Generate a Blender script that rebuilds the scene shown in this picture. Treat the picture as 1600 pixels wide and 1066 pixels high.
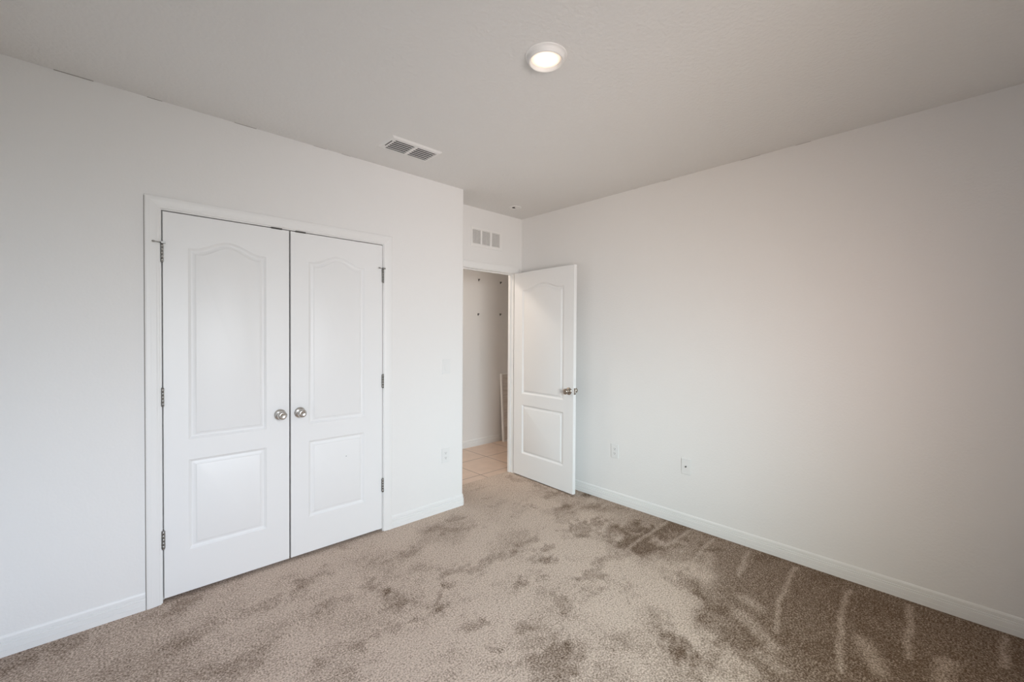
import bpy, math
import numpy as np
from mathutils import Vector, Matrix
from mathutils.geometry import tessellate_polygon

for o in list(bpy.data.objects):
    bpy.data.objects.remove(o)
scene = bpy.context.scene
COL = scene.collection

# ------------------------------------------------------------------ room measures (metres, carpet at z = 0)
H = 2.618                      # ceiling
XL, XR = -2.62, 0.983          # left wall, right wall
YR = -3.50                     # wall behind the camera
YB = 0.322                     # entry wall at the end of the little alcove
YB2 = 0.402                    # its hall face
YH = 1.447                     # far wall of the hall
DOOR_H = 2.032

# ------------------------------------------------------------------ camera
cam_data = bpy.data.cameras.new('camera')
cam = bpy.data.objects.new('camera', cam_data)
COL.objects.link(cam)
cam_data.sensor_width = 36.0
cam_data.sensor_fit = 'HORIZONTAL'
cam_data.lens = 674.03 / 1600 * 36.0
cam_data.clip_start = 0.02
R = Matrix(((0.727371, 0.004998, -0.686227), (-0.68622, 0.013744, -0.727264), (0.005796, 0.999893, 0.013427)))
cam.matrix_world = Matrix.Translation((-2.1712, -2.8833, 1.4172)) @ R.to_4x4()
scene.camera = cam

# ------------------------------------------------------------------ light and exposure
scene.view_settings.view_transform = 'Standard'
scene.view_settings.look = 'None'
scene.view_settings.gamma = 1.0
scene.view_settings.use_curve_mapping = False
scene.view_settings.exposure = 0.0
scene.cycles.use_denoising = True
scene.cycles.max_bounces = 14
scene.cycles.diffuse_bounces = 10
scene.cycles.sample_clamp_indirect = 6.0
scene.cycles.caustics_reflective = False
scene.cycles.caustics_refractive = False

# daylight outside: a soft base sky, a darker ground, and added light lobes shaped to set the room's brightness (direction, tightness, colour)
BASE_SKY = (0.006, 0.007, 0.008)
SKY_GAIN = 25.0
GROUND = (0.004, 0.004, 0.004)
LOBES = [
    ((0.163, -0.925, 0.342), 14.0, (0.522, 0.517, 0.578)),
    ((0.173, -0.981, 0.087), 14.0, (0.15, 0.135, 0.09)),
    ((0.397, -0.852, 0.342), 14.0, (0.21, 0.332, 0.5)),
    ((-0.332, -0.912, -0.242), 14.0, (0.462, 0.436, 0.465)),
    ((-0.321, -0.883, 0.342), 14.0, (0.279, 0.255, 0.309)),
    ((-0.557, -0.795, -0.242), 14.0, (0.282, 0.201, 0.144)),
    ((-0.539, -0.77, 0.342), 14.0, (1.075, 1.331, 1.454)),
    ((-0.743, -0.624, -0.242), 14.0, (0.127, 0.098, 0.075)),
    ((-0.674, -0.314, 0.669), 14.0, (0.45, 0.383, 0.22)),
    ((-0.903, -0.421, 0.087), 14.0, (0.464, 0.327, 0.29)),
]
LAMP_GAIN = 1.7
HALL_GAIN = 20.6
#CFG
world = bpy.data.worlds.new('fitted_sky')
scene.world = world
world.use_nodes = True
wn = world.node_tree
wn.nodes.clear()
wo = wn.nodes.new('ShaderNodeOutputWorld')
wb = wn.nodes.new('ShaderNodeBackground')
wt = wn.nodes.new('ShaderNodeTexCoord')
ws = wn.nodes.new('ShaderNodeSeparateXYZ')
wm = wn.nodes.new('ShaderNodeMapRange')
wm.interpolation_type = 'SMOOTHSTEP'
wm.inputs['From Min'].default_value = -0.06
wm.inputs['From Max'].default_value = 0.04
wx_ = wn.nodes.new('ShaderNodeMix')
wx_.data_type = 'RGBA'
wx_.inputs['A'].default_value = (*GROUND, 1)
wx_.inputs['B'].default_value = (*BASE_SKY, 1)
wn.links.new(wt.outputs['Generated'], ws.inputs[0])
wn.links.new(ws.outputs['Z'], wm.inputs['Value'])
wn.links.new(wm.outputs[0], wx_.inputs['Factor'])
sky_out = wx_.outputs['Result']
for ldir, ltight, lcol in LOBES:
    dt = wn.nodes.new('ShaderNodeVectorMath'); dt.operation = 'DOT_PRODUCT'
    wn.links.new(wt.outputs['Generated'], dt.inputs[0])
    dt.inputs[1].default_value = Vector(ldir).normalized()
    m1 = wn.nodes.new('ShaderNodeMath'); m1.operation = 'MULTIPLY_ADD'
    wn.links.new(dt.outputs['Value'], m1.inputs[0])
    m1.inputs[1].default_value = ltight
    m1.inputs[2].default_value = -ltight
    m2 = wn.nodes.new('ShaderNodeMath'); m2.operation = 'EXPONENT'
    wn.links.new(m1.outputs[0], m2.inputs[0])
    m3 = wn.nodes.new('ShaderNodeVectorMath'); m3.operation = 'SCALE'
    m3.inputs[0].default_value = lcol
    wn.links.new(m2.outputs[0], m3.inputs['Scale'])
    m4 = wn.nodes.new('ShaderNodeVectorMath'); m4.operation = 'ADD'
    wn.links.new(sky_out, m4.inputs[0])
    wn.links.new(m3.outputs[0], m4.inputs[1])
    sky_out = m4.outputs[0]
wn.links.new(sky_out, wb.inputs['Color'])
wb.inputs['Strength'].default_value = SKY_GAIN
wn.links.new(wb.outputs[0], wo.inputs['Surface'])

# the window behind the photographer lets that daylight in: (wall, from, to, sill, head)
WINDOWS = [('rear', -2.2, -0.7, 0.75, 2.10)]
#WIN
for wall, a0, a1, z0, z1 in WINDOWS:
    pl = bpy.data.lights.new('window_portal', 'AREA')
    pl.shape = 'RECTANGLE'
    pl.cycles.is_portal = True
    po = bpy.data.objects.new('window_portal', pl)
    COL.objects.link(po)
    if wall == 'left':
        pl.size, pl.size_y = z1 - z0, a1 - a0
        po.location = (XL - 0.10, (a0 + a1) / 2, (z0 + z1) / 2)
        po.rotation_euler = (0, -math.pi / 2, 0)
    else:
        pl.size, pl.size_y = a1 - a0, z1 - z0
        po.location = ((a0 + a1) / 2, YR - 0.10, (z0 + z1) / 2)
        po.rotation_euler = (math.pi / 2, 0, 0)

# warm ceiling lamp of the hallway, out of sight beyond the entry wall
hl = bpy.data.lights.new('hall_lamp', 'AREA')
hl.shape = 'DISK'
hl.size = 0.40
hl.energy = HALL_GAIN
hl.color = (1.0, 0.88, 0.76)
ho = bpy.data.objects.new('hall_lamp', hl)
COL.objects.link(ho)
ho.location = (-0.25, 1.10, H - 0.05)

LIGHT_NAP = [(0.92, -0.816, 0.639, -0.825, 0.02), (0.943, -1.313, 0.268, -1.348, 0.023), (0.93, -1.493, 0.569, -1.499, 0.022), (0.783, -0.535, 0.803, -0.671, 0.021), (0.792, -0.679, 0.434, -0.686, 0.026), (0.907, -1.054, 0.744, -1.052, 0.019), (0.932, -1.67, 0.407, -1.718, 0.021), (0.909, -1.905, 0.548, -1.963, 0.025), (0.913, -2.176, 0.446, -2.203, 0.023), (0.446, -2.203, 0.158, -2.275, 0.024), (0.857, -2.45, 0.511, -2.455, 0.026), (0.511, -2.455, 0.086, -2.528, 0.026), (0.918, -2.693, 0.637, -2.701, 0.028), (0.637, -2.701, 0.403, -2.724, 0.026), (0.919, -3.022, 0.645, -2.999, 0.029), (0.115, -1.779, -0.027, -1.839, 0.095), (0.339, -2.074, 0.298, -2.14, 0.043), (-0.047, -2.28, -0.089, -2.341, 0.056), (0.677, -1.759, 0.45, -1.797, 0.045), (0.187, -2.087, 0.037, -2.294, 0.043), (0.396, -2.554, 0.21, -2.643, 0.043), (0.497, -2.837, 0.323, -2.822, 0.041), (-2.209, -0.06, -2.284, -0.311, 0.032), (-2.385, -0.098, -2.382, -0.279, 0.031), (-0.05, -1.667, 0.079, -1.529, 0.064), (0.249, -1.155, 0.132, -1.384, 0.063), (0.45, -1.516, 0.245, -1.539, 0.041), (-0.34, -1.619, -0.364, -1.849, 0.07)]
DARK_NAP = [(-1.591, -0.354, -1.434, -0.346, 0.056), (-1.36, -0.618, -1.279, -0.621, 0.038), (-1.09, -0.556, -1.034, -0.676, 0.041), (-1.024, -0.766, -0.868, -1.024, 0.073), (-0.851, -0.877, -0.739, -0.914, 0.031), (-0.738, -0.793, -0.292, -0.843, 0.039), (-1.25, -0.968, -1.094, -0.98, 0.035), (-0.905, -1.227, -0.805, -1.287, 0.035), (-0.729, -1.421, -0.722, -1.457, 0.027), (-0.864, -1.402, -0.851, -1.453, 0.029), (-0.963, -1.485, -0.934, -1.532, 0.031), (-0.846, -1.685, -0.657, -1.687, 0.069), (-0.389, -1.353, -0.496, -1.475, 0.03), (-0.475, -1.124, -0.331, -1.085, 0.042), (-0.122, -0.955, -0.034, -0.989, 0.032), (-0.22, -1.059, -0.138, -1.093, 0.03), (-1.452, -1.126, -1.427, -1.194, 0.03), (-1.513, -0.969, -1.433, -0.939, 0.042), (-1.347, -0.964, -1.348, -1.035, 0.022), (-1.361, -1.11, -1.314, -1.103, 0.017), (-0.937, -0.447, -0.725, -0.399, 0.046), (-0.416, -0.296, -0.171, -0.394, 0.035), (-1.018, -0.012, -0.944, -0.044, 0.032), (-1.138, -0.052, -1.041, -0.038, 0.031), (-1.402, -0.293, -1.249, -0.256, 0.042), (-2.496, -0.055, -2.372, -0.094, 0.087), (-1.937, -0.406, -1.447, -0.334, 0.044), (-1.838, -0.762, -1.704, -0.791, 0.044), (-1.021, -1.022, -0.908, -1.023, 0.033), (0.265, -1.345, 0.751, -1.356, 0.077), (0.362, -0.779, 0.479, -0.84, 0.055), (0.305, -0.946, 0.56, -0.961, 0.06), (0.392, -1.161, 0.695, -1.234, 0.058), (-0.02, -1.484, -0.076, -1.643, 0.045), (0.23, 0.199, 0.4, 0.177, 0.022), (0.207, -0.028, 0.29, -0.024, 0.021), (0.149, -0.165, 0.264, -0.196, 0.02), (0.788, 0.241, 0.809, -0.478, 0.035), (0.365, -0.363, 0.414, -0.462, 0.033), (-0.216, -1.011, -0.109, -1.077, 0.036), (-0.43, -1.104, -0.352, -1.132, 0.037), (-0.102, -1.362, 0.139, -1.284, 0.044), (0.288, -1.723, 0.157, -1.858, 0.046), (-0.451, -1.768, -0.437, -1.892, 0.051), (-0.254, -1.951, -0.322, -2.1, 0.065), (-1.967, -0.145, -1.848, -0.116, 0.033)]

# ------------------------------------------------------------------ materials
def mat(name, color, rough=0.5, metal=0.0, bump=None, spec=0.5, coat=0.0):
    m = bpy.data.materials.new(name)
    m.use_nodes = True
    nt = m.node_tree
    b = nt.nodes['Principled BSDF']
    b.inputs['Base Color'].default_value = (*color, 1)
    b.inputs['Roughness'].default_value = rough
    b.inputs['Metallic'].default_value = metal
    b.inputs['Specular IOR Level'].default_value = spec
    b.inputs['Coat Weight'].default_value = coat
    if bump:
        sc, strength, dist, detail = bump
        tc = nt.nodes.new('ShaderNodeTexCoord')
        nz = nt.nodes.new('ShaderNodeTexNoise')
        nz.inputs['Scale'].default_value = sc
        nz.inputs['Detail'].default_value = detail
        bp = nt.nodes.new('ShaderNodeBump')
        bp.inputs['Strength'].default_value = strength
        bp.inputs['Distance'].default_value = dist
        nt.links.new(tc.outputs['Object'], nz.inputs['Vector'])
        nt.links.new(nz.outputs['Fac'], bp.inputs['Height'])
        nt.links.new(bp.outputs[0], b.inputs['Normal'])
    return m

M_WALL = mat('wall_paint', (0.765, 0.755, 0.745), 0.75, bump=(90, 0.25, 0.004, 3), spec=0.3)
M_CEIL = mat('ceiling_paint', (0.745, 0.735, 0.72), 0.9, bump=(55, 0.55, 0.006, 4), spec=0.15)
M_TRIM = mat('white_trim_paint', (0.77, 0.765, 0.757), 0.45)
M_DOOR = mat('white_door_paint', (0.785, 0.785, 0.785), 0.42, bump=(140, 0.08, 0.002, 4))
M_NICKEL = mat('satin_nickel', (0.62, 0.60, 0.57), 0.24, 1.0)
M_BRONZE = mat('aged_nickel', (0.42, 0.37, 0.32), 0.25, 1.0)
M_HINGE = mat('nickel_hinge', (0.34, 0.335, 0.32), 0.40, 1.0)
M_TIP = mat('grey_rubber_tip', (0.30, 0.29, 0.27), 0.6)
M_PLATE = mat('white_plastic', (0.735, 0.735, 0.73), 0.32)
M_DARK = mat('dark_cavity', (0.015, 0.014, 0.013), 0.9)
M_RUBBER = mat('dark_rubber', (0.08, 0.075, 0.07), 0.7)
M_METALW = mat('white_enamel', (0.78, 0.77, 0.755), 0.45)
M_GAP = mat('shrunken_caulk', (0.34, 0.32, 0.30), 0.9)
M_LOUV = mat('louver_shadow_paint', (0.30, 0.28, 0.26), 0.8)
M_BRASS = mat('steel_screw', (0.10, 0.095, 0.09), 0.5, 0.6)

# glass pane: clear with a faint reflection
M_GLASS = bpy.data.materials.new('window_glass')
M_GLASS.use_nodes = True
nt = M_GLASS.node_tree
nt.nodes.clear()
go = nt.nodes.new('ShaderNodeOutputMaterial')
gm = nt.nodes.new('ShaderNodeMixShader')
gt = nt.nodes.new('ShaderNodeBsdfTransparent')
gg = nt.nodes.new('ShaderNodeBsdfGlossy')
gg.inputs['Roughness'].default_value = 0.02
gt.inputs['Color'].default_value = (0.95, 0.97, 0.96, 1)
gm.inputs[0].default_value = 0.06
nt.links.new(gt.outputs[0], gm.inputs[1])
nt.links.new(gg.outputs[0], gm.inputs[2])
nt.links.new(gm.outputs[0], go.inputs[0])

# lamp lens: brightest over the diode board in its middle
M_LENS = bpy.data.materials.new('glowing_lens')
M_LENS.use_nodes = True
nt = M_LENS.node_tree
b = nt.nodes['Principled BSDF']
b.inputs['Base Color'].default_value = (0.9, 0.88, 0.84, 1)
tc = nt.nodes.new('ShaderNodeTexCoord')
mp = nt.nodes.new('ShaderNodeMapping')
mp.inputs['Scale'].default_value = (1 / 0.066, 1 / 0.066, 0)
gr = nt.nodes.new('ShaderNodeTexGradient')
gr.gradient_type = 'SPHERICAL'
er = nt.nodes.new('ShaderNodeValToRGB')
er.color_ramp.elements[0].position = 0.0
er.color_ramp.elements[0].color = (1.0, 0.66, 0.42, 1)
er.color_ramp.elements[1].position = 0.65
er.color_ramp.elements[1].color = (1.0, 0.90, 0.78, 1)
es = nt.nodes.new('ShaderNodeMapRange')
es.inputs['From Max'].default_value = 0.6
es.inputs['To Min'].default_value = LAMP_GAIN * 0.22
es.inputs['To Max'].default_value = LAMP_GAIN
nt.links.new(tc.outputs['Object'], mp.inputs[0])
nt.links.new(mp.outputs[0], gr.inputs[0])
nt.links.new(gr.outputs['Fac'], er.inputs[0])
nt.links.new(gr.outputs['Fac'], es.inputs['Value'])
nt.links.new(er.outputs[0], b.inputs['Emission Color'])
nt.links.new(es.outputs[0], b.inputs['Emission Strength'])

# carpet: two pile tones chosen by which way the pile lies, plus tuft speckle
M_CARPET = bpy.data.materials.new('cut_pile_carpet')
M_CARPET.use_nodes = True
nt = M_CARPET.node_tree
b = nt.nodes['Principled BSDF']
b.inputs['Roughness'].default_value = 0.95
b.inputs['Specular IOR Level'].default_value = 0.1
tc = nt.nodes.new('ShaderNodeTexCoord')
at = nt.nodes.new('ShaderNodeAttribute')
at.attribute_name = 'nap'
n1 = nt.nodes.new('ShaderNodeTexNoise')
n1.inputs['Scale'].default_value = 125
n1.inputs['Detail'].default_value = 3.0
n1.inputs['Roughness'].default_value = 0.7
nt.links.new(tc.outputs['Object'], n1.inputs['Vector'])
n2 = nt.nodes.new('ShaderNodeTexNoise')
n2.inputs['Scale'].default_value = 34
n2.inputs['Detail'].default_value = 4
n2.inputs['Roughness'].default_value = 0.75
nt.links.new(tc.outputs['Object'], n2.inputs['Vector'])
# nap with ragged, tuft by tuft edges
def math_node(op, x, y, clamp=False):
    n_ = nt.nodes.new('ShaderNodeMath')
    n_.operation = op
    n_.use_clamp = clamp
    for i_, v_ in enumerate((x, y)):
        if isinstance(v_, (int, float)):
            n_.inputs[i_].default_value = v_
        else:
            nt.links.new(v_, n_.inputs[i_])
    return n_.outputs[0]


w1 = math_node('MULTIPLY', math_node('SUBTRACT', n1.outputs['Fac'], 0.5), 2.1)
w2 = math_node('MULTIPLY', math_node('SUBTRACT', n2.outputs['Fac'], 0.5), 1.0)
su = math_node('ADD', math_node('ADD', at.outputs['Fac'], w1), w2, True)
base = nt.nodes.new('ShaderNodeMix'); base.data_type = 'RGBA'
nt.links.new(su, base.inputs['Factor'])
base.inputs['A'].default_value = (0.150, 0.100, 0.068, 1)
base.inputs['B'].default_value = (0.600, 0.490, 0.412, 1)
sp = nt.nodes.new('ShaderNodeValToRGB')
nt.links.new(n1.outputs['Fac'], sp.inputs[0])
sp.color_ramp.elements[0].position = 0.34
sp.color_ramp.elements[0].color = (0.62, 0.60, 0.58, 1)
sp.color_ramp.elements[1].position = 0.64
sp.color_ramp.elements[1].color = (1.22, 1.22, 1.22, 1)
mu = nt.nodes.new('ShaderNodeMix'); mu.data_type = 'RGBA'; mu.blend_type = 'MULTIPLY'
mu.inputs['Factor'].default_value = 1.0
nt.links.new(base.outputs['Result'], mu.inputs['A'])
nt.links.new(sp.outputs[0], mu.inputs['B'])
nt.links.new(mu.outputs['Result'], b.inputs['Base Color'])
bp = nt.nodes.new('ShaderNodeBump')
bp.inputs['Strength'].default_value = 0.6
bp.inputs['Distance'].default_value = 0.006
nt.links.new(n1.outputs['Fac'], bp.inputs['Height'])
nt.links.new(bp.outputs[0], b.inputs['Normal'])

# hall tile: 0.457 m beige squares with thin grout
M_TILE = bpy.data.materials.new('beige_floor_tile')
M_TILE.use_nodes = True
nt = M_TILE.node_tree
b = nt.nodes['Principled BSDF']
b.inputs['Roughness'].default_value = 0.35
tc = nt.nodes.new('ShaderNodeTexCoord')
mp = nt.nodes.new('ShaderNodeMapping')
TILE = 0.466
mp.inputs['Location'].default_value = (-0.604 / TILE, -0.512 / TILE, 0)
mp.inputs['Scale'].default_value = (1 / TILE, 1 / TILE, 1)
nt.links.new(tc.outputs['Object'], mp.inputs[0])
bk = nt.nodes.new('ShaderNodeTexBrick')
bk.offset = 0.0
bk.squash = 1.0
bk.inputs['Scale'].default_value = 1.0
bk.inputs['Brick Width'].default_value = 1.0
bk.inputs['Row Height'].default_value = 1.0
bk.inputs['Mortar Size'].default_value = 0.011
bk.inputs['Mortar Smooth'].default_value = 0.2
bk.inputs['Color1'].default_value = (0.60, 0.46, 0.37, 1)
bk.inputs['Color2'].default_value = (0.57, 0.44, 0.355, 1)
bk.inputs['Mortar'].default_value = (0.20, 0.15, 0.12, 1)
nt.links.new(mp.outputs[0], bk.inputs['Vector'])
nz = nt.nodes.new('ShaderNodeTexNoise')
nz.inputs['Scale'].default_value = 9
nz.inputs['Detail'].default_value = 6
nt.links.new(tc.outputs['Object'], nz.inputs['Vector'])
cr = nt.nodes.new('ShaderNodeValToRGB')
cr.color_ramp.elements[0].color = (0.86, 0.85, 0.84, 1)
cr.color_ramp.elements[1].color = (1.12, 1.12, 1.12, 1)
nt.links.new(nz.outputs['Fac'], cr.inputs[0])
mu = nt.nodes.new('ShaderNodeMix'); mu.data_type = 'RGBA'; mu.blend_type = 'MULTIPLY'
mu.inputs['Factor'].default_value = 1.0
nt.links.new(bk.outputs['Color'], mu.inputs['A'])
nt.links.new(cr.outputs[0], mu.inputs['B'])
nt.links.new(mu.outputs['Result'], b.inputs['Base Color'])

# grey veined face of the leaning board
M_BOARD = bpy.data.materials.new('grey_streaked_board')
M_BOARD.use_nodes = True
nt = M_BOARD.node_tree
b = nt.nodes['Principled BSDF']
b.inputs['Roughness'].default_value = 0.45
tc = nt.nodes.new('ShaderNodeTexCoord')
wv = nt.nodes.new('ShaderNodeTexNoise')
mp = nt.nodes.new('ShaderNodeMapping')
mp.inputs['Scale'].default_value = (3, 3, 26)
nt.links.new(tc.outputs['Object'], mp.inputs[0])
nt.links.new(mp.outputs[0], wv.inputs['Vector'])
wv.inputs['Scale'].default_value = 1.6
wv.inputs['Detail'].default_value = 5
cr = nt.nodes.new('ShaderNodeValToRGB')
cr.color_ramp.elements[0].position = 0.3
cr.color_ramp.elements[0].color = (0.52, 0.48, 0.44, 1)
cr.color_ramp.elements[1].position = 0.6
cr.color_ramp.elements[1].color = (0.66, 0.62, 0.58, 1)
nt.links.new(wv.outputs['Fac'], cr.inputs[0])
nt.links.new(cr.outputs[0], b.inputs['Base Color'])

# ------------------------------------------------------------------ mesh helpers
class MB:
    """collects faces of one mesh"""
    def __init__(self):
        self.v, self.f, self.s = [], [], []

    def face(self, pts, smooth=False):
        i = len(self.v)
        self.v += [tuple(p) for p in pts]
        self.f.append(tuple(range(i, i + len(pts))))
        self.s.append(smooth)

    def grid(self, rows, closed=False, smooth=True):
        """rows: list of equally long point rings; quads between neighbouring rows"""
        i = len(self.v)
        n = len(rows[0])
        for r in rows:
            self.v += [tuple(p) for p in r]
        for a in range(len(rows) - 1):
            for k in range(n if closed else n - 1):
                k2 = (k + 1) % n
                self.f.append((i + a * n + k, i + a * n + k2, i + (a + 1) * n + k2, i + (a + 1) * n + k))
                self.s.append(smooth)

    def box(self, x0, x1, y0, y1, z0, z1, bev=0.0):
        if bev <= 0:
            p = [(x, y, z) for x in (x0, x1) for y in (y0, y1) for z in (z0, z1)]
            i = len(self.v)
            self.v += p
            for q in ((0, 1, 3, 2), (4, 6, 7, 5), (0, 4, 5, 1), (2, 3, 7, 6), (0, 2, 6, 4), (1, 5, 7, 3)):
                self.f.append(tuple(i + k for k in q))
                self.s.append(False)
            return
        import bmesh
        bm = bmesh.new()
        r = bmesh.ops.create_cube(bm, size=1.0)
        for v in bm.verts:
            v.co = Vector(((x0 + x1) / 2 + v.co.x * (x1 - x0), (y0 + y1) / 2 + v.co.y * (y1 - y0), (z0 + z1) / 2 + v.co.z * (z1 - z0)))
        bmesh.ops.bevel(bm, geom=bm.edges[:], offset=bev, segments=2, affect='EDGES', profile=0.5)
        self.take(bm)

    def take(self, bm, smooth=False):
        i = len(self.v)
        bm.verts.index_update()
        self.v += [tuple(v.co) for v in bm.verts]
        for f in bm.faces:
            self.f.append(tuple(i + v.index for v in f.verts))
            self.s.append(smooth)
        bm.free()

    def lathe(self, prof, n=32, origin=(0, 0, 0), axis=(0, 0, 1), smooth=True, cap0=True, cap1=True):
        """prof: (radius, height) pairs along axis"""
        a = Vector(axis).normalized()
        u = a.orthogonal().normalized()
        w = a.cross(u)
        o = Vector(origin)
        rings = []
        for r, h in prof:
            rings.append([o + a * h + (u * math.cos(t) + w * math.sin(t)) * r for t in [2 * math.pi * k / n for k in range(n)]])
        self.grid(rings, closed=True, smooth=smooth)
        if cap0:
            self.face(list(reversed(rings[0])))
        if cap1:
            self.face(rings[-1])

    def sweep(self, prof, path, close_ends=True, smooth=False):
        """prof: list of (out, up) ; path: list of (point, out-direction) ; up is given per path point as third item"""
        rows = [[Vector(p) + Vector(o) * a + Vector(u) * c for a, c in prof] for p, o, u in path]
        self.grid(rows, closed=False, smooth=smooth)
        if close_ends:
            self.face(list(reversed(rows[0])))
            self.face(rows[-1])

    def build(self, name, m, parent=None, kind=None, recalc=True, merge=1e-5):
        me = bpy.data.meshes.new(name)
        me.from_pydata(self.v, [], self.f)
        me.polygons.foreach_set('use_smooth', self.s)
        me.materials.append(m)
        import bmesh
        bm = bmesh.new()
        bm.from_mesh(me)
        if merge:
            bmesh.ops.remove_doubles(bm, verts=bm.verts, dist=merge)
        if recalc:
            bmesh.ops.recalc_face_normals(bm, faces=bm.faces)
        bm.to_mesh(me)
        bm.free()
        me.update()
        o = bpy.data.objects.new(name, me)
        COL.objects.link(o)
        if parent:
            o.parent = parent
        if kind:
            o['kind'] = kind
        return o


def tag(o, label, cat, group=None, kind=None):
    o['label'] = label
    o['category'] = cat
    if group:
        o['group'] = group
    if kind:
        o['kind'] = kind
    return o


def thing(name, label, cat, loc=(0, 0, 0), rotz=0.0, group=None, kind=None):
    o = bpy.data.objects.new(name, None)
    o.empty_display_size = 0.05
    COL.objects.link(o)
    o.location = loc
    o.rotation_euler = (0, 0, rotz)
    return tag(o, label, cat, group, kind)


# ------------------------------------------------------------------ carpet floor
def value_noise(x, y, seed):
    xi = np.floor(x).astype(np.int64)
    yi = np.floor(y).astype(np.int64)
    fx = x - xi
    fy = y - yi
    fx = fx * fx * (3 - 2 * fx)
    fy = fy * fy * (3 - 2 * fy)

    def h(a, b_):
        n = (a * 374761393 + b_ * 668265263 + seed * 974634777) & 0xFFFFFFFF
        n = ((n ^ (n >> 13)) * 1274126177) & 0xFFFFFFFF
        return ((n ^ (n >> 16)) & 0xFFFF) / 65535.0
    return (h(xi, yi) * (1 - fx) + h(xi + 1, yi) * fx) * (1 - fy) + (h(xi, yi + 1) * (1 - fx) + h(xi + 1, yi + 1) * fx) * fy


def fbm(x, y, seed, octaves=4):
    t = 0
    a = 0.5
    for k in range(octaves):
        t = t + a * value_noise(x * 2 ** k, y * 2 ** k, seed + k)
        a *= 0.5
    return t / (1 - 0.5 ** octaves)


def seg_dist(x, y, ax, ay, bx, by):
    dx, dy = bx - ax, by - ay
    L = dx * dx + dy * dy + 1e-9
    t = np.clip(((x - ax) * dx + (y - ay) * dy) / L, 0, 1)
    return np.hypot(x - ax - t * dx, y - ay - t * dy)


STEP = 0.0125
gx = np.arange(XL, XR + STEP, STEP)
gy = np.arange(YR, 0.66, STEP)
X, Y = np.meshgrid(gx, gy)
wx = X + 0.16 * (fbm(X * 7, Y * 7, 3, 5) - 0.5)
wy = Y + 0.16 * (fbm(X * 7, Y * 7, 17, 5) - 0.5)
# pile brushed light over most of the room, dark along the right wall where the strokes run the other way
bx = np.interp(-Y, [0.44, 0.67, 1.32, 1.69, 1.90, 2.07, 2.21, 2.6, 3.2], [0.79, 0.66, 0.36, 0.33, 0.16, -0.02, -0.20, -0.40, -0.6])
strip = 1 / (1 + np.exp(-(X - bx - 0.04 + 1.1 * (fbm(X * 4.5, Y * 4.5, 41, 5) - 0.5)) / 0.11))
ru, rv_ = 0.80 * X + 0.60 * Y, -0.60 * X + 0.80 * Y
m1_ = fbm(ru * 2.0 + 5, rv_ * 3.6 + 3, 77, 6)
m2_ = fbm(wx * 6.5 + 9, wy * 8.5 + 1, 123, 4)
nap = 1.0 - (0.50 + 0.36 * np.clip((-Y - 1.0) / 1.2, 0, 1)) * strip  # strip darkens nearer the camera: shade the lighting lacks, put into the nap
nap = nap - 1.5 * np.clip(m1_ - 0.52, 0, 0.22) - (0.9 + 1.0 * np.clip(X + 0.7, 0, 0.8)) * np.clip(m2_ - 0.55, 0, 0.3) + 0.5 * strip * np.clip(m2_ - 0.52, 0, 0.3)
entry = np.clip((Y + 0.45) / 0.35, 0, 1) * np.clip((X + 0.15) / 0.3, 0, 1)
nap = nap + entry * np.clip(0.92 - nap, 0, 1) * 0.75
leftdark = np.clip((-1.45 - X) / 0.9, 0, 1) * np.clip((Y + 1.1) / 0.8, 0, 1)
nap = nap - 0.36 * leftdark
grain = fbm(ru * 20, rv_ * 30, 201, 4)
for i_, (ax, ay, bx_, by_, r) in enumerate(DARK_NAP):
    d = seg_dist(wx, wy, ax, ay, bx_, by_)
    amp = (0.26 + 0.26 * ((i_ * 37) % 10) / 10) * (0.55 if ax < -1.3 or ay > -0.3 else 0.95)
    nap = nap - amp * np.clip(1.35 - 0.8 * d / r - 3.0 * (grain - 0.47) - 1.6 * (m2_ - 0.5), 0, 1)
nap = np.clip(nap, 0.06, 1.05)
for ax, ay, bx_, by_, r in LIGHT_NAP:
    d = seg_dist(wx * 0.22 + X * 0.78, wy * 0.22 + Y * 0.78, ax, ay, bx_, by_)
    if r < 0.035:
        r = r * 0.62
    k = np.clip(1.35 - d / r - 0.5 * (grain - 0.45), 0, 1) * (0.66 if r < 0.035 else 0.60)
    nap = np.maximum(nap, nap * (1 - k) + 0.72 * k)
nap = np.clip(nap, 0, 1)

ny, nx = X.shape
verts = np.stack([X.ravel(), Y.ravel(), np.zeros(X.size)], 1)
idx = np.arange(nx * ny).reshape(ny, nx)
q = np.stack([idx[:-1, :-1], idx[:-1, 1:], idx[1:, 1:], idx[1:, :-1]], -1).reshape(-1, 4)
cxm = (X[:-1, :-1] + STEP / 2).ravel()
cym = (Y[:-1, :-1] + STEP / 2).ravel()
# the alcove's carpet ends under the entry door, the closet is carpeted too
keep = (cym < 0.0) | ((cxm < -0.12) & (cym < 0.64)) | ((cxm >= -0.12) & (cym < 0.385))
q = q[keep]
me = bpy.data.meshes.new('floor')
me.from_pydata(verts.tolist(), [], q.tolist())
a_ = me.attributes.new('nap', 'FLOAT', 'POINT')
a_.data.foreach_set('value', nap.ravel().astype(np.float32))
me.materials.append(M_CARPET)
floor = bpy.data.objects.new('floor', me)
COL.objects.link(floor)
floor['kind'] = 'structure'

hf = MB()
hf.box(-1.6, 3.0, 0.385, 1.62, -0.06, -0.006)
hf.build('floor_hall', M_TILE, kind='structure')

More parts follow.
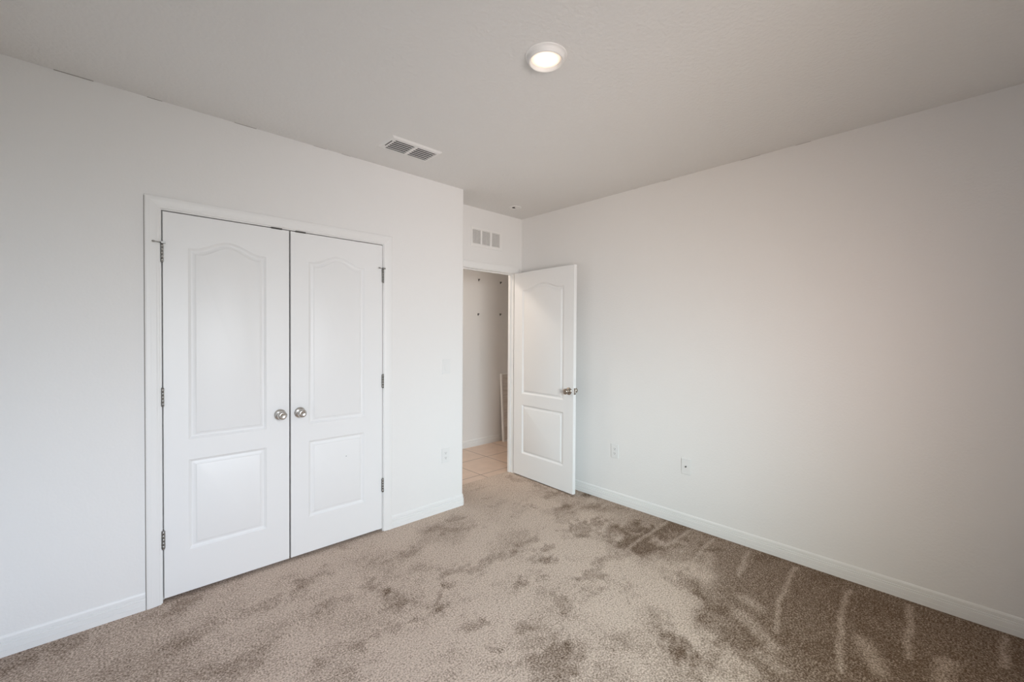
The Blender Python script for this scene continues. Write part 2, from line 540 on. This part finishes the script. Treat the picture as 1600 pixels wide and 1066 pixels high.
# ------------------------------------------------------------------ ceiling
cl = MB()
cl.box(XL - 0.1, 3.0, YR - 0.1, 1.62, H, H + 0.10)
ceiling = cl.build('ceiling', M_CEIL, kind='structure')
for x0, x1, w in ((-2.336, -2.205, 0.004), (-2.01, -1.95, 0.003), (-1.63, -1.52, 0.003), (-1.20, -1.12, 0.002), (-1.02, -0.96, 0.002)):
    ck = MB()
    ck.box(x0, x1, -w * 0.6 - 0.0005, 0.002, H - w * 0.6, H + 0.001)
    ck.build('caulk_crack', M_GAP, ceiling)
for y0, y1, w in ((-1.92, -1.80, 0.003), (-1.30, -1.24, 0.003), (-1.02, -0.98, 0.002), (-2.2, -2.12, 0.003)):
    ck = MB()
    ck.box(XR - w * 0.5, XR + 0.001, y0, y1, H - w * 0.5, H + 0.001)
    ck.build('caulk_crack', M_GAP, ceiling)

# ------------------------------------------------------------------ walls
JX0, JX1 = -1.9570, -0.7235        # closet jamb faces
CZ = 2.0575                        # closet head jamb
wl = MB()
RB = 0.022
arc = [(-RB + RB * math.sin(t), RB - RB * math.cos(t)) for t in [math.pi / 2 * k / 8 for k in range(9)]]
jb = 0.018
# right pier with a rounded outside corner, running back to the entry wall
pier = [(JX1 + jb, 0.0)] + [(x, y) for x, y in arc] + [(0.0, YB2 + 0.25), (-0.115, YB2 + 0.25), (-0.115, 0.115), (JX1 + jb, 0.115)]
wl.grid([[(x, y, -0.02) for x, y in pier], [(x, y, H) for x, y in pier]], closed=True, smooth=False)
wl.box(XL - 0.1, JX0 - jb, 0.0, 0.115, -0.02, H)
wl.box(JX0 - jb, JX1 + jb, 0.0, 0.115, CZ + jb, H)
wf = wl.build('wall_front', M_WALL, kind='structure')
for p in wf.data.polygons:
    c = p.center
    if c.x > -RB - 0.001 and c.y < RB + 0.001 and abs(p.normal.z) < 0.5:
        p.use_smooth = True
cb = MB()
cb.box(XL - 0.1, 0.0, YB2 + 0.25, YB2 + 0.33, -0.02, H)
cb.build('wall_closet_back', M_WALL, kind='structure')

# entry wall with the doorway
EX0, EX1, EZ = 0.063, 0.873, 2.045
wb_ = MB()
wb_.box(0.0, EX0 - 0.018, YB, YB2, -0.02, H)
wb_.box(EX1 + 0.018, 3.0, YB, YB2, -0.02, H)
wb_.box(EX0 - 0.018, EX1 + 0.018, YB, YB2, EZ + 0.018, H)
wb_.build('wall_back', M_WALL, kind='structure')

wr_ = MB()
wr_.box(XR, XR + 0.1, YR - 0.1, YB, -0.02, H)
wr_.build('wall_right', M_WALL, kind='structure')
def pierced_wall(name, box, wall):
    """outer wall with its window openings; box(a0, a1, z0, z1) adds a piece of it"""
    mb = MB()
    lo, hi = (YR - 0.1, 0.66) if wall == 'left' else (XL, XR)
    at_ = lo
    for w_, a0, a1, z0, z1 in sorted(WINDOWS, key=lambda q_: q_[1]):
        if w_ != wall:
            continue
        box(mb, at_, a0, -0.02, H)
        box(mb, a0, a1, -0.02, z0)
        box(mb, a0, a1, z1, H)
        at_ = a1
    box(mb, at_, hi, -0.02, H)
    return mb.build(name, M_WALL, kind='structure')


pierced_wall('wall_left', lambda mb, a0, a1, z0, z1: mb.box(XL - 0.1, XL, a0, a1, z0, z1), 'left')
pierced_wall('wall_rear', lambda mb, a0, a1, z0, z1: mb.box(a0, a1, YR - 0.1, YR, z0, z1), 'rear')
wh = MB()
wh.box(-1.6, 3.0, YH, YH + 0.1, -0.06, H)
wh.build('wall_hall', M_WALL, kind='structure')
we = MB()
we.box(3.0, 3.1, YB, YH + 0.1, -0.06, H)
we.build('wall_hall_end', M_WALL, kind='structure')
wz = MB()
wz.box(-1.7, -1.6, YB2 + 0.33, YH + 0.1, -0.06, H)
wz.build('wall_hall_start', M_WALL, kind='structure')

# ------------------------------------------------------------------ baseboards
BH = 0.090
BASE = [(0.0, 0.0), (0.014, 0.0), (0.014, 0.027), (0.0108, 0.0275), (0.0108, 0.0300), (0.0135, 0.0315), (0.0130, 0.051), (0.0088, 0.0515), (0.0088, 0.0540),
        (0.0108, 0.0560), (0.0104, 0.0625), (0.0060, 0.0630), (0.0060, 0.0650), (0.0078, 0.0670), (0.0070, 0.080), (0.0045, 0.087), (0.002, BH), (0.0, BH)]
BASE = list(reversed(BASE))


def baseboard(name, path):
    b_ = MB()
    b_.sweep(BASE, [(p, o, (0, 0, 1)) for p, o in path])
    return b_.build(name, M_TRIM, kind='structure')


S = math.sqrt(2)
CAS = 0.0605
baseboard('baseboard_left', [((XL, 0, 0), (0, -1, 0)), ((JX0 - 0.006 - CAS - 0.003, 0, 0), (0, -1, 0))])
cpath = [((JX1 + 0.006 + CAS, 0, 0), (0, -1, 0)), ((-RB, 0, 0), (0, -1, 0))]
for k in range(1, 8):
    t = math.pi / 2 * k / 8
    cpath.append(((-RB + RB * math.sin(t), RB - RB * math.cos(t), 0), (math.sin(t), -math.cos(t), 0)))
cpath += [((0, RB, 0), (1, 0, 0)), ((0, YB - 0.014, 0), (1, 0, 0))]
baseboard('baseboard_front', cpath)
baseboard('baseboard_right', [((XR, YB - 0.014, 0), (-1, 0, 0)), ((XR, YR, 0), (-1, 0, 0))])
baseboard('baseboard_rear', [((XR - 0.014, YR, 0), (0, 1, 0)), ((XL + 0.014, YR, 0), (0, 1, 0))])
baseboard('baseboard_side', [((XL, YR, 0), (1, 0, 0)), ((XL, -0.014, 0), (1, 0, 0))])
baseboard('baseboard_hall', [((-1.6, YH, -0.006), (0, -1, 0)), ((3.0, YH, -0.006), (0, -1, 0))])

# ------------------------------------------------------------------ casings and jambs
CPROF = [(0.0, 0.0), (0.0, 0.008), (0.006, 0.0105), (0.010, 0.0105), (0.016, 0.0125), (0.034, 0.0150), (0.040, 0.0160), (0.054, 0.0160), (CAS, 0.0135), (CAS, 0.0)]


def casing(mb, x0, x1, zt, y, sgn, z0=0.0, left=True):
    """three mitred casing legs round an opening (x0..x1, top zt) on the wall plane y; sgn is the facing"""
    prof = CPROF
    rows = []
    pts = []
    if left:
        pts.append(((x0, y, z0), (-1, 0, 0)))
        pts.append(((x0, y, zt), (-1, 0, 1)))
    else:
        pts.append(((x0, y, zt), (0, 0, 1)))
    pts.append(((x1, y, zt), (1, 0, 1)))
    pts.append(((x1, y, z0), (1, 0, 0)))
    mb.sweep(prof, [(p, o, (0, sgn, 0)) for p, o in pts])


t1 = MB()
casing(t1, JX0 - 0.006, JX1 + 0.006, CZ + 0.006, 0.0, -1)
trim1 = t1.build('trim_1', M_TRIM, kind='structure')
j1 = MB()
j1.box(JX0 - jb, JX0, 0.0, 0.115, 0, CZ)
j1.box(JX1, JX1 + jb, 0.0, 0.115, 0, CZ)
j1.box(JX0 - jb, JX1 + jb, 0.0, 0.115, CZ, CZ + jb)
j1.box(JX0, JX0 + 0.010, 0.040, 0.075, 0, CZ - 0.010)
j1.box(JX1 - 0.010, JX1, 0.040, 0.075, 0, CZ - 0.010)
j1.box(JX0, JX1, 0.040, 0.075, CZ - 0.010, CZ)
j1.build('jamb', M_TRIM, trim1)
g1 = MB()
g1.box(JX0 - 0.006 - CAS - 0.0028, JX0 - 0.006 - CAS, -0.0015, 0.0005, 0, CZ + CAS)
g1.build('caulk_gap', M_GAP, trim1)

t2 = MB()
casing(t2, EX0 - 0.006, EX1 + 0.006, EZ + 0.006, YB, -1)
casing(t2, EX0 - 0.006, EX1 + 0.006, EZ + 0.006, YB2, 1)
trim2 = t2.build('trim_2', M_TRIM, kind='structure')
j2 = MB()
j2.box(EX0 - 0.018, EX0, YB, YB2, -0.006, EZ)
j2.box(EX1, EX1 + 0.018, YB, YB2, -0.006, EZ)
j2.box(EX0 - 0.018, EX1 + 0.018, YB, YB2, EZ, EZ + 0.018)
for x0, x1 in ((EX0, EX0 + 0.010), (EX1 - 0.010, EX1)):
    j2.box(x0, x1, YB + 0.038, YB2 - 0.010, -0.006, EZ - 0.010)
j2.box(EX0, EX1, YB + 0.038, YB2 - 0.010, EZ - 0.010, EZ)
j2.build('jamb', M_TRIM, trim2)

# ------------------------------------------------------------------ window beside the camera
WLAB = {'left': 'white single hung window in the left wall', 'rear': 'white single hung window in the wall behind the camera'}
for wi, (wall, a0, a1, z0, z1) in enumerate(WINDOWS):
    # built along local x with the room on local -y, then turned onto its wall
    if wall == 'left':
        win = thing('window_%d' % (wi + 1), WLAB[wall], 'window', (XL, a0, 0), math.pi / 2, kind='structure')
    else:
        win = thing('window_%d' % (wi + 1), WLAB[wall], 'window', (a1, YR, 0), math.pi, kind='structure')
    W_ = a1 - a0
    zm = (z0 + z1) / 2
    fr = MB()
    for x0, x1, za, zb_ in ((0, W_, z0, z0 + 0.05), (0, W_, z1 - 0.05, z1), (0, 0.05, z0 + 0.05, z1 - 0.05), (W_ - 0.05, W_, z0 + 0.05, z1 - 0.05),
                            (0.05, W_ - 0.05, zm - 0.02, zm + 0.02)):
        fr.box(x0, x1, 0.05, 0.09, za, zb_)
    fr.build('window_frame', M_TRIM, win)
    for za, zb_ in ((z0 + 0.05, zm - 0.02), (zm + 0.02, z1 - 0.05)):
        gl = MB()
        gl.box(0.05, W_ - 0.05, 0.069, 0.073, za, zb_)
        gl.build('window_pane', M_GLASS, win)
    sl = MB()
    sl.box(-0.03, W_ + 0.03, -0.03, 0.05, z0 - 0.02, z0, 0.004)
    sl.build('window_sill', M_TRIM, win)

# ------------------------------------------------------------------ panelled doors
def inset_panel(x0, x1, z0, zc, rise, o, n=36):
    """closed outline of a panel (counter clockwise seen from the front), inset by o; arched top when rise > 0"""
    a, b_ = x0 + o, x1 - o
    c, hw = (a + b_) / 2, (b_ - a) / 2
    pts = [(a, z0 + o), (b_, z0 + o)]
    for k in range(n + 1):
        s = 1 - 2 * k / n
        e = min(1.0, abs(s) / 0.90)
        zz = zc - o * 0.95 + rise * 0.5 * (1 + math.cos(math.pi * e))
        pts.append((c + hw * s, zz))
    return pts


PROF = [(0.0, 0.0), (0.0015, 0.0014), (0.0045, 0.0030), (0.0115, 0.0098), (0.0145, 0.0110), (0.0175, 0.0110), (0.0335, 0.0036), (0.0345, 0.0012), (0.0365, 0.0006)]


def door_leaf(W, px0, px1, name, parent):
    """moulded two-panel leaf, x 0..W, front at y 0 facing -y, thickness 35 mm, z 0..DOOR_H"""
    T = 0.035
    panels = [(px0, px1, 0.824, 1.855, 0.055), (px0, px1, 0.226, 0.714, 0.0)]
    mb = MB()
    e = 0.0015
    for side in (0, 1):
        def pt(x, z, dep):
            return (x, dep, z) if side == 0 else (x, T - dep, z)
        outer = [(e, e), (W - e, e), (W - e, DOOR_H - e), (e, DOOR_H - e)]
        loops = [outer] + [inset_panel(*p, 0.0) for p in panels]
        flat = [pnt for L in loops for pnt in L]
        tris = tessellate_polygon([[Vector((x, z, 0)) for x, z in L] for L in loops])
        for t in tris:
            mb.face([pt(*flat[i], 0.0) for i in t])
        for p in panels:
            rings = [[pt(x, z, d) for x, z in inset_panel(*p, o)] for o, d in PROF]
            mb.grid(rings, closed=True, smooth=False)
            mb.face(rings[-1])
        # eased edges
        rim = [(0, 0), (W, 0), (W, DOOR_H), (0, DOOR_H)]
        mb.grid([[pt(x, z, 0) for x, z in outer], [pt(x, z, e) for x, z in rim]], closed=True, smooth=False)
    rim = [(0, 0), (W, 0), (W, DOOR_H), (0, DOOR_H)]
    mb.grid([[(x, e, z) for x, z in rim], [(x, T - e, z) for x, z in rim]], closed=True, smooth=False)
    o = mb.build(name, M_DOOR, parent)
    # shade the moulding smoothly, keep the flats crisp
    me_ = o.data
    try:
        me_.set_sharp_from_angle(angle=math.radians(28))
    except Exception:
        pass
    return o


def knob_mesh(origin, axis):
    mb = MB()
    mb.lathe([(0.0325, 0.0), (0.0335, 0.002), (0.0325, 0.006), (0.027, 0.0095), (0.018, 0.0115), (0.0125, 0.014), (0.0115, 0.022), (0.0130, 0.027),
              (0.019, 0.031), (0.0245, 0.037), (0.0265, 0.044), (0.0262, 0.050), (0.0238, 0.0555), (0.0185, 0.0595), (0.0135, 0.0607), (0.012, 0.0598), (0.004, 0.0590)],
             40, origin, axis)
    return mb


def hinge(parent, x, z, toward=None, length=0.092, m=None):
    """butt hinge knuckle in the gap between leaf and jamb, proud of the door face"""
    y = -0.0062
    h = MB()
    n = 5
    seg = length / n
    for k in range(n):
        zz = z - length / 2 + k * seg
        h.lathe([(0.0045, 0.0), (0.0062, 0.0006), (0.0062, seg - 0.0006), (0.0045, seg)], 16, (x, y, zz))
    h.lathe([(0.0062, 0), (0.0060, 0.0025), (0.003, 0.0045)], 16, (x, y, z + length / 2))
    h.lathe([(0.003, -0.0045), (0.0060, -0.0025), (0.0062, 0)], 16, (x, y, z - length / 2))
    # the two folded leaves
    h.box(x - 0.0022, x - 0.0006, y, 0.026, z - length / 2, z + length / 2)
    h.box(x + 0.0006, x + 0.0022, y, 0.026, z - length / 2, z + length / 2)
    h.box(x - 0.0085, x + 0.0085, -0.0012, 0.0004, z - length / 2, z + length / 2)
    ho_ = h.build('hinge', M_HINGE, parent)
    if toward:
        # hinge-pin door stop: plate on the pin, a threaded rod with a bumper, a small pad
        s = MB()
        zz = z + length / 2 + 0.005
        s.lathe([(0.009, 0), (0.009, 0.004)], 20, (x, y, zz - 0.002))
        s.box(x - 0.004 if toward < 0 else x - 0.014, x + 0.014 if toward < 0 else x + 0.004, y - 0.010, y + 0.004, zz - 0.004, zz + 0.006)
        d = Vector((toward, -0.45, 0)).normalized()
        s.lathe([(0.0022, 0), (0.0022, 0.034)], 12, (x, y - 0.003, zz), d)
        ho2 = s.build('door_stop', M_HINGE, ho_)
        r = MB()
        r.lathe([(0.0045, 0.034), (0.0050, 0.036), (0.0050, 0.042), (0.0035, 0.045)], 16, (x, y - 0.003, zz), d)
        r.build('bumper', M_TIP, ho_)
    return ho_


def closet_door(name, label, x0, W, hinge_side):
    d = thing(name, label, 'door', (x0, 0.0, 0.0), 0.0, kind='structure')
    zb = 0.0203
    lf = door_leaf(W, 0.106, W - 0.126 if hinge_side < 0 else W - 0.133, 'door_leaf', d)
    lf.location.z = zb
    kx = W - 0.0525 if hinge_side < 0 else 0.0525
    kn = knob_mesh((kx, 0, 0.924), (0, -1, 0)).build('knob', M_NICKEL, d)
    kn['label'] = 'round satin nickel knob'
    hx = -0.0030 if hinge_side < 0 else W + 0.0020
    for i, z in enumerate((1.836, 1.083, 0.334)):
        hinge(d, hx, z, (hinge_side if hinge_side < 0 else -1) if i == 0 else None)
    c = MB()
    cx0 = W - 0.100 if hinge_side < 0 else 0.028
    c.box(cx0, cx0 + 0.060, -0.0015, 0.030, zb + DOOR_H - 0.0025, zb + DOOR_H + 0.0075)
    c.build('top_catch', M_RUBBER, d)
    return d


LW = 0.608
d1 = closet_door('door_1', 'left leaf of the white double closet doors, knob on its right edge', -1.9512, LW, -1)
d2 = closet_door('door_2', 'right leaf of the white double closet doors, knob on its left edge', -1.3347, LW, 1)
sc_ = MB()
sc_.lathe([(0.0028, 0), (0.002, 0.0006)], 10, (-0.987 + 1.3347, 0.0, 0.592), (0, -1, 0))
sc_.build('paint_chip', M_RUBBER, d2)

# entry door, hinged at the right jamb and standing open a little past square
ANG = -1.61932
d3 = thing('door_3', 'white two-panel entry door standing open against the right wall', 'door', (0.8629, 0.302, 0.0106), ANG, kind='structure')
EW = 0.8027
door_leaf(EW, 0.124, 0.682, 'door_leaf', d3)
k1 = knob_mesh((EW - 0.052, 0, 0.912), (0, -1, 0)).build('knob', M_BRONZE, d3)
k1['label'] = 'round nickel knob'
k2 = knob_mesh((EW - 0.052, 0.035, 0.912), (0, 1, 0)).build('knob', M_BRONZE, d3)
lp = MB()
lp.box(EW - 0.001, EW + 0.0012, 0.0050, 0.0300, 0.912 - 0.0285, 0.912 + 0.0285)
lpo = lp.build('latch_plate', M_BRONZE, d3)
lb = MB()
lb.grid([[(EW + 0.001, 0.011, z), (EW + 0.013, 0.012, z), (EW + 0.010, 0.018, z), (EW + 0.001, 0.024, z)] for z in (0.912 - 0.009, 0.912 + 0.009)], closed=True, smooth=False)
lb.face([(EW + 0.001, 0.011, 0.921), (EW + 0.013, 0.012, 0.921), (EW + 0.010, 0.018, 0.921), (EW + 0.001, 0.024, 0.921)])
lb.face([(EW + 0.001, 0.024, 0.903), (EW + 0.010, 0.018, 0.903), (EW + 0.013, 0.012, 0.903), (EW + 0.001, 0.011, 0.903)])
lb.build('latch_bolt', M_NICKEL, lpo)
for z in (1.836, 1.083, 0.334):
    h = MB()
    for k in range(5):
        h.lathe([(0.0045, 0.0), (0.0062, 0.0006), (0.0062, 0.0178), (0.0045, 0.0184)], 16, (-0.008, 0.041, z - 0.046 + k * 0.0184))
    h.box(-0.0015, -0.0001, 0.004, 0.040, z - 0.046, z + 0.046)
    h.build('hinge', M_HINGE, d3)

# ------------------------------------------------------------------ ceiling lamp
lt = thing('ceiling_light', 'small round white disc light glowing on the ceiling', 'ceiling light', (-0.786, -1.618, H))
rg = MB()
rg.lathe([(0.0900, 0.0), (0.0895, -0.0025), (0.0870, -0.0040), (0.0800, -0.0048), (0.0790, -0.016), (0.0765, -0.0235), (0.0735, -0.0260), (0.0710, -0.0262), (0.0690, -0.0245), (0.0645, -0.0125), (0.0640, -0.0105)], 56, cap0=False, cap1=False)
rg.build('trim_ring', M_METALW, lt)
ln = MB()
ln.lathe([(0.0645, -0.0105), (0.0600, -0.0125), (0.045, -0.0145), (0.025, -0.0155), (0.006, -0.0158)], 56, cap0=False)
ln.build('lens', M_LENS, lt)

# ------------------------------------------------------------------ ceiling vent (two banks of fixed blades)
vt = thing('ceiling_vent', 'white two-bank air supply vent in the ceiling near the closet wall', 'vent', (0, 0, H))
VX0, VX1, VY0, VY1 = -0.907, -0.548, -0.490, -0.287
GX0, GX1, GY0, GY1 = -0.866, -0.572, -0.452, -0.300
MX = -0.7215
DZ = -0.010                                       # the face stands 10 mm proud of the ceiling


def frame_ring(mb, o, i, za, zb_, zc):
    (ox0, ox1, oy0, oy1), (ix0, ix1, iy0, iy1) = o, i
    A = [(ox0, oy0, za), (ox1, oy0, za), (ox1, oy1, za), (ox0, oy1, za)]
    B = [(ox0 + .012, oy0 + .012, zb_), (ox1 - .012, oy0 + .012, zb_), (ox1 - .012, oy1 - .012, zb_), (ox0 + .012, oy1 - .012, zb_)]
    C_ = [(ix0, iy0, zb_), (ix1, iy0, zb_), (ix1, iy1, zb_), (ix0, iy1, zb_)]
    D = [(ix0, iy0, zc), (ix1, iy0, zc), (ix1, iy1, zc), (ix0, iy1, zc)]
    mb.grid([A, B, C_, D], closed=True, smooth=False)


vf = MB()
frame_ring(vf, (VX0, VX1, VY0, VY1), (GX0, GX1, GY0, GY1), 0.0, DZ, -0.001)
vf.box(MX - 0.010, MX + 0.010, GY0, GY1, DZ + 0.0004, -0.002)
vf.build('frame', M_METALW, vt)
bx_ = MB()
bx_.face([(GX0, GY0, -0.0008), (GX1, GY0, -0.0008), (GX1, GY1, -0.0008), (GX0, GY1, -0.0008)])
bx_.build('duct_opening', M_DARK, vt)
nb = 6
pitch = (GY1 - GY0) / nb
for x0, x1 in ((GX0, MX - 0.010), (MX + 0.010, GX1)):
    for k in range(nb):
        y = GY0 + pitch * (k + 1) - 0.0055
        w_ = 0.0042
        sl_ = MB()
        prof = [(-w_, DZ + 0.0010), (w_ - 0.001, DZ + 0.0002), (w_, DZ + 0.0014), (w_ - 0.001, DZ + 0.0024), (-w_ + 0.001, DZ + 0.0026)]
        sl_.grid([[(x0, y + a, c) for a, c in prof], [(x1, y + a, c) for a, c in prof]], closed=True, smooth=False)
        sl_.build('blade', M_METALW, vt)
lv = MB()
lv.box(VX0 + 0.021, VX0 + 0.027, -0.435, -0.345, DZ - 0.0008, DZ + 0.0002)
lv.build('lever_slot', M_DARK, vt)

# ------------------------------------------------------------------ return vent above the entry door
rv = thing('return_vent', 'white three-section return air grille on the wall above the doorway', 'vent', (0, YB, 0))
RX0, RX1, RZ0, RZ1 = 0.316, 0.704, 2.250, 2.432
secs = [(0.333, 0.430), (0.449, 0.549), (0.571, 0.671)]
IZ0, IZ1 = 2.278, 2.412
rf = MB()
rf.box(RX0, secs[0][0], -0.008, 0, RZ0, RZ1)
rf.box(secs[2][1], RX1, -0.008, 0, RZ0, RZ1)
rf.box(secs[0][0], secs[2][1], -0.008, 0, RZ0, IZ0)
rf.box(secs[0][0], secs[2][1], -0.008, 0, IZ1, RZ1)
for a, c in ((secs[0][1], secs[1][0]), (secs[1][1], secs[2][0])):
    rf.box(a, c, -0.007, 0, IZ0, IZ1)
rf.build('frame', M_METALW, rv)
for a, c in secs:
    bk_ = MB()
    bk_.face([(a, -0.0004, IZ0), (c, -0.0004, IZ0), (c, -0.0004, IZ1), (a, -0.0004, IZ1)])
    bk_.build('duct_opening', M_LOUV, rv)
    lo = MB()
    m_ = 11
    for k in range(m_):
        z = IZ0 + (IZ1 - IZ0) * (k + 0.5) / m_
        prof = [(-0.0066, z - 0.0052), (-0.0008, z + 0.0046), (-0.0016, z + 0.0052), (-0.0072, z - 0.0046)]
        lo.grid([[(a, y, zz) for y, zz in prof], [(c, y, zz) for y, zz in prof]], closed=True, smooth=False)
    lo.build('louver_panel', M_METALW, rv)

# ------------------------------------------------------------------ ceiling detector
sd = thing('ceiling_sprinkler_plate', 'small round white plate with a dark opening on the ceiling by the entry door', 'sprinkler plate', (0.636, 0.058, H))
sr = MB()
sr.lathe([(0.058, 0.0), (0.0575, -0.003), (0.050, -0.006), (0.036, -0.007), (0.034, -0.006), (0.033, -0.0008)], 40, cap0=False, cap1=False)
sr.build('escutcheon', M_METALW, sd)
so = MB()
so.lathe([(0.0335, -0.0008), (0.001, -0.0007)], 40, cap0=False)
so.build('recess', M_DARK, sd)
sh = MB()
sh.lathe([(0.021, -0.001), (0.020, -0.004), (0.017, -0.0055), (0.008, -0.006)], 28, (0.011, -0.010, 0))
sh.build('sprinkler_cap', M_METALW, sd)

# ------------------------------------------------------------------ switch, outlets, jack
def plate_mesh(w=0.072, h=0.117, t=0.0060):
    mb = MB()
    mb.box(-w / 2, w / 2, -t, 0, -h / 2, h / 2, 0.002)
    return mb


def screw(parent, x, z, y=-0.0055):
    s = MB()
    s.lathe([(0.0032, 0), (0.0030, 0.0008), (0.0015, 0.0011)], 14, (x, y + 0.0003, z), (0, -1, 0))
    s.box(x - 0.0026, x + 0.0026, y - 0.0010, y - 0.0006, z - 0.0004, z + 0.0004)
    return s.build('screw', M_PLATE, parent)


def outlet(name, label, loc, rotz):
    o = thing(name, label, 'outlet', loc, rotz, 'duplex power outlets low on the walls')
    plate_mesh().build('plate', M_PLATE, o)
    for dz in (0.0195, -0.0195):
        f = MB()
        pts = []
        for k in range(40):
            t = 2 * math.pi * k / 40
            pts.append((max(-0.0165, min(0.0165, 0.0175 * math.cos(t))), max(-0.0135, min(0.0135, 0.0175 * math.sin(t)))))
        f.grid([[(x, -0.0050, dz + z) for x, z in pts], [(x, -0.0070, dz + z) for x, z in pts], [(x * 0.96, -0.0075, dz + z * 0.96) for x, z in pts]], closed=True, smooth=False)
        f.face([(x * 0.96, -0.0075, dz + z * 0.96) for x, z in pts])
        fo = f.build('receptacle', M_PLATE, o)
        s = MB()
        s.box(-0.0078, -0.0054, -0.0078, -0.0070, dz - 0.001, dz + 0.0085)
        s.box(0.0054, 0.0078, -0.0078, -0.0070, dz, dz + 0.0075)
        s.lathe([(0.0027, 0), (0.0027, 0.0008)], 14, (0, -0.0070, dz - 0.0065), (0, -1, 0))
        s.build('slots', M_RUBBER, fo)
    screw(o, 0, 0)
    return o


outlet('power_outlet', 'white duplex outlet on the closet wall below the light switch', (-0.181, 0.0, 0.446), 0.0)
outlet('power_outlet', 'white duplex outlet on the right wall beside the open door', (XR, -0.827, 0.436), -math.pi / 2)

sw = thing('light_switch', 'white rocker light switch on the wall above an outlet', 'light switch', (-0.179, 0, 1.161))
plate_mesh(0.074, 0.118).build('plate', M_PLATE, sw)
rk = MB()
rk.grid([[(-0.0165, -0.005, 0.033), (0.0165, -0.005, 0.033), (0.0165, -0.005, -0.033), (-0.0165, -0.005, -0.033)],
         [(-0.0160, -0.0068, 0.0325), (0.0160, -0.0068, 0.0325), (0.0160, -0.0100, -0.0325), (-0.0160, -0.0100, -0.0325)]], closed=True, smooth=False)
rk.face([(-0.0160, -0.0068, 0.0325), (0.0160, -0.0068, 0.0325), (0.0160, -0.0100, -0.0325), (-0.0160, -0.0100, -0.0325)])
rk.build('rocker', M_PLATE, sw)
screw(sw, 0, 0.048)
screw(sw, 0, -0.048)

jk = thing('cable_jack', 'white wall plate with one dark cable jack low on the right wall', 'wall plate', (XR, -1.446, 0.444), -math.pi / 2)
plate_mesh().build('plate', M_PLATE, jk)
cj = MB()
cj.lathe([(0.0055, 0), (0.0055, 0.002), (0.0048, 0.002), (0.0048, 0.009), (0.003, 0.0095)], 20, (0, -0.0052, 0), (0, -1, 0))
cj.build('connector', M_BRASS, jk)
screw(jk, 0, 0.042)
screw(jk, 0, -0.042)

# ------------------------------------------------------------------ hallway things
HL = ['bare screw left in the hall wall, upper one farther from the door frame', 'bare screw left in the hall wall, upper one beside the door frame',
      'bare screw left in the hall wall, lower one farther from the door frame', 'bare screw left in the hall wall, lower one beside the door frame']
for lab, (x, z) in zip(HL, ((1.321, 2.129), (1.696, 2.125), (1.313, 1.686), (1.693, 1.698))):
    s = MB()
    s.lathe([(0.010, 0), (0.010, 0.002), (0.005, 0.004), (0.004, 0.018), (0.007, 0.019), (0.006, 0.022)], 16, (0, 0, 0), (0, -1, 0))
    s.box(-0.006, 0.006, -0.004, 0.0, -0.020, -0.008)
    o = s.build('wall_screw', M_BRASS)
    o.location = (x, YH, z)
    tag(o, lab, 'screw', 'bare screws on the hall wall')

# board leaning on the hall wall
bd = thing('leaning_board', 'white-edged board with a grey face leaning on the hall wall', 'board', (1.685, 1.352, -0.006))
TILT = math.radians(3.6)
bd.rotation_euler = (-TILT, 0, 0)
BW, BHT, BT = 0.62, 0.905, 0.032
fm = MB()
fm.box(0, 0.020, 0, BT, 0, BHT, 0.002)
fm.box(BW - 0.020, BW, 0, BT, 0, BHT, 0.002)
fm.box(0.020, BW - 0.020, 0, BT, 0, 0.020, 0.002)
fm.box(0.020, BW - 0.020, 0, BT, BHT - 0.012, BHT, 0.002)
fm.build('frame', M_TRIM, bd)
fc = MB()
fc.box(0.019, BW - 0.019, 0.004, BT - 0.004, 0.019, BHT - 0.011)
fc.build('face', M_BOARD, bd)
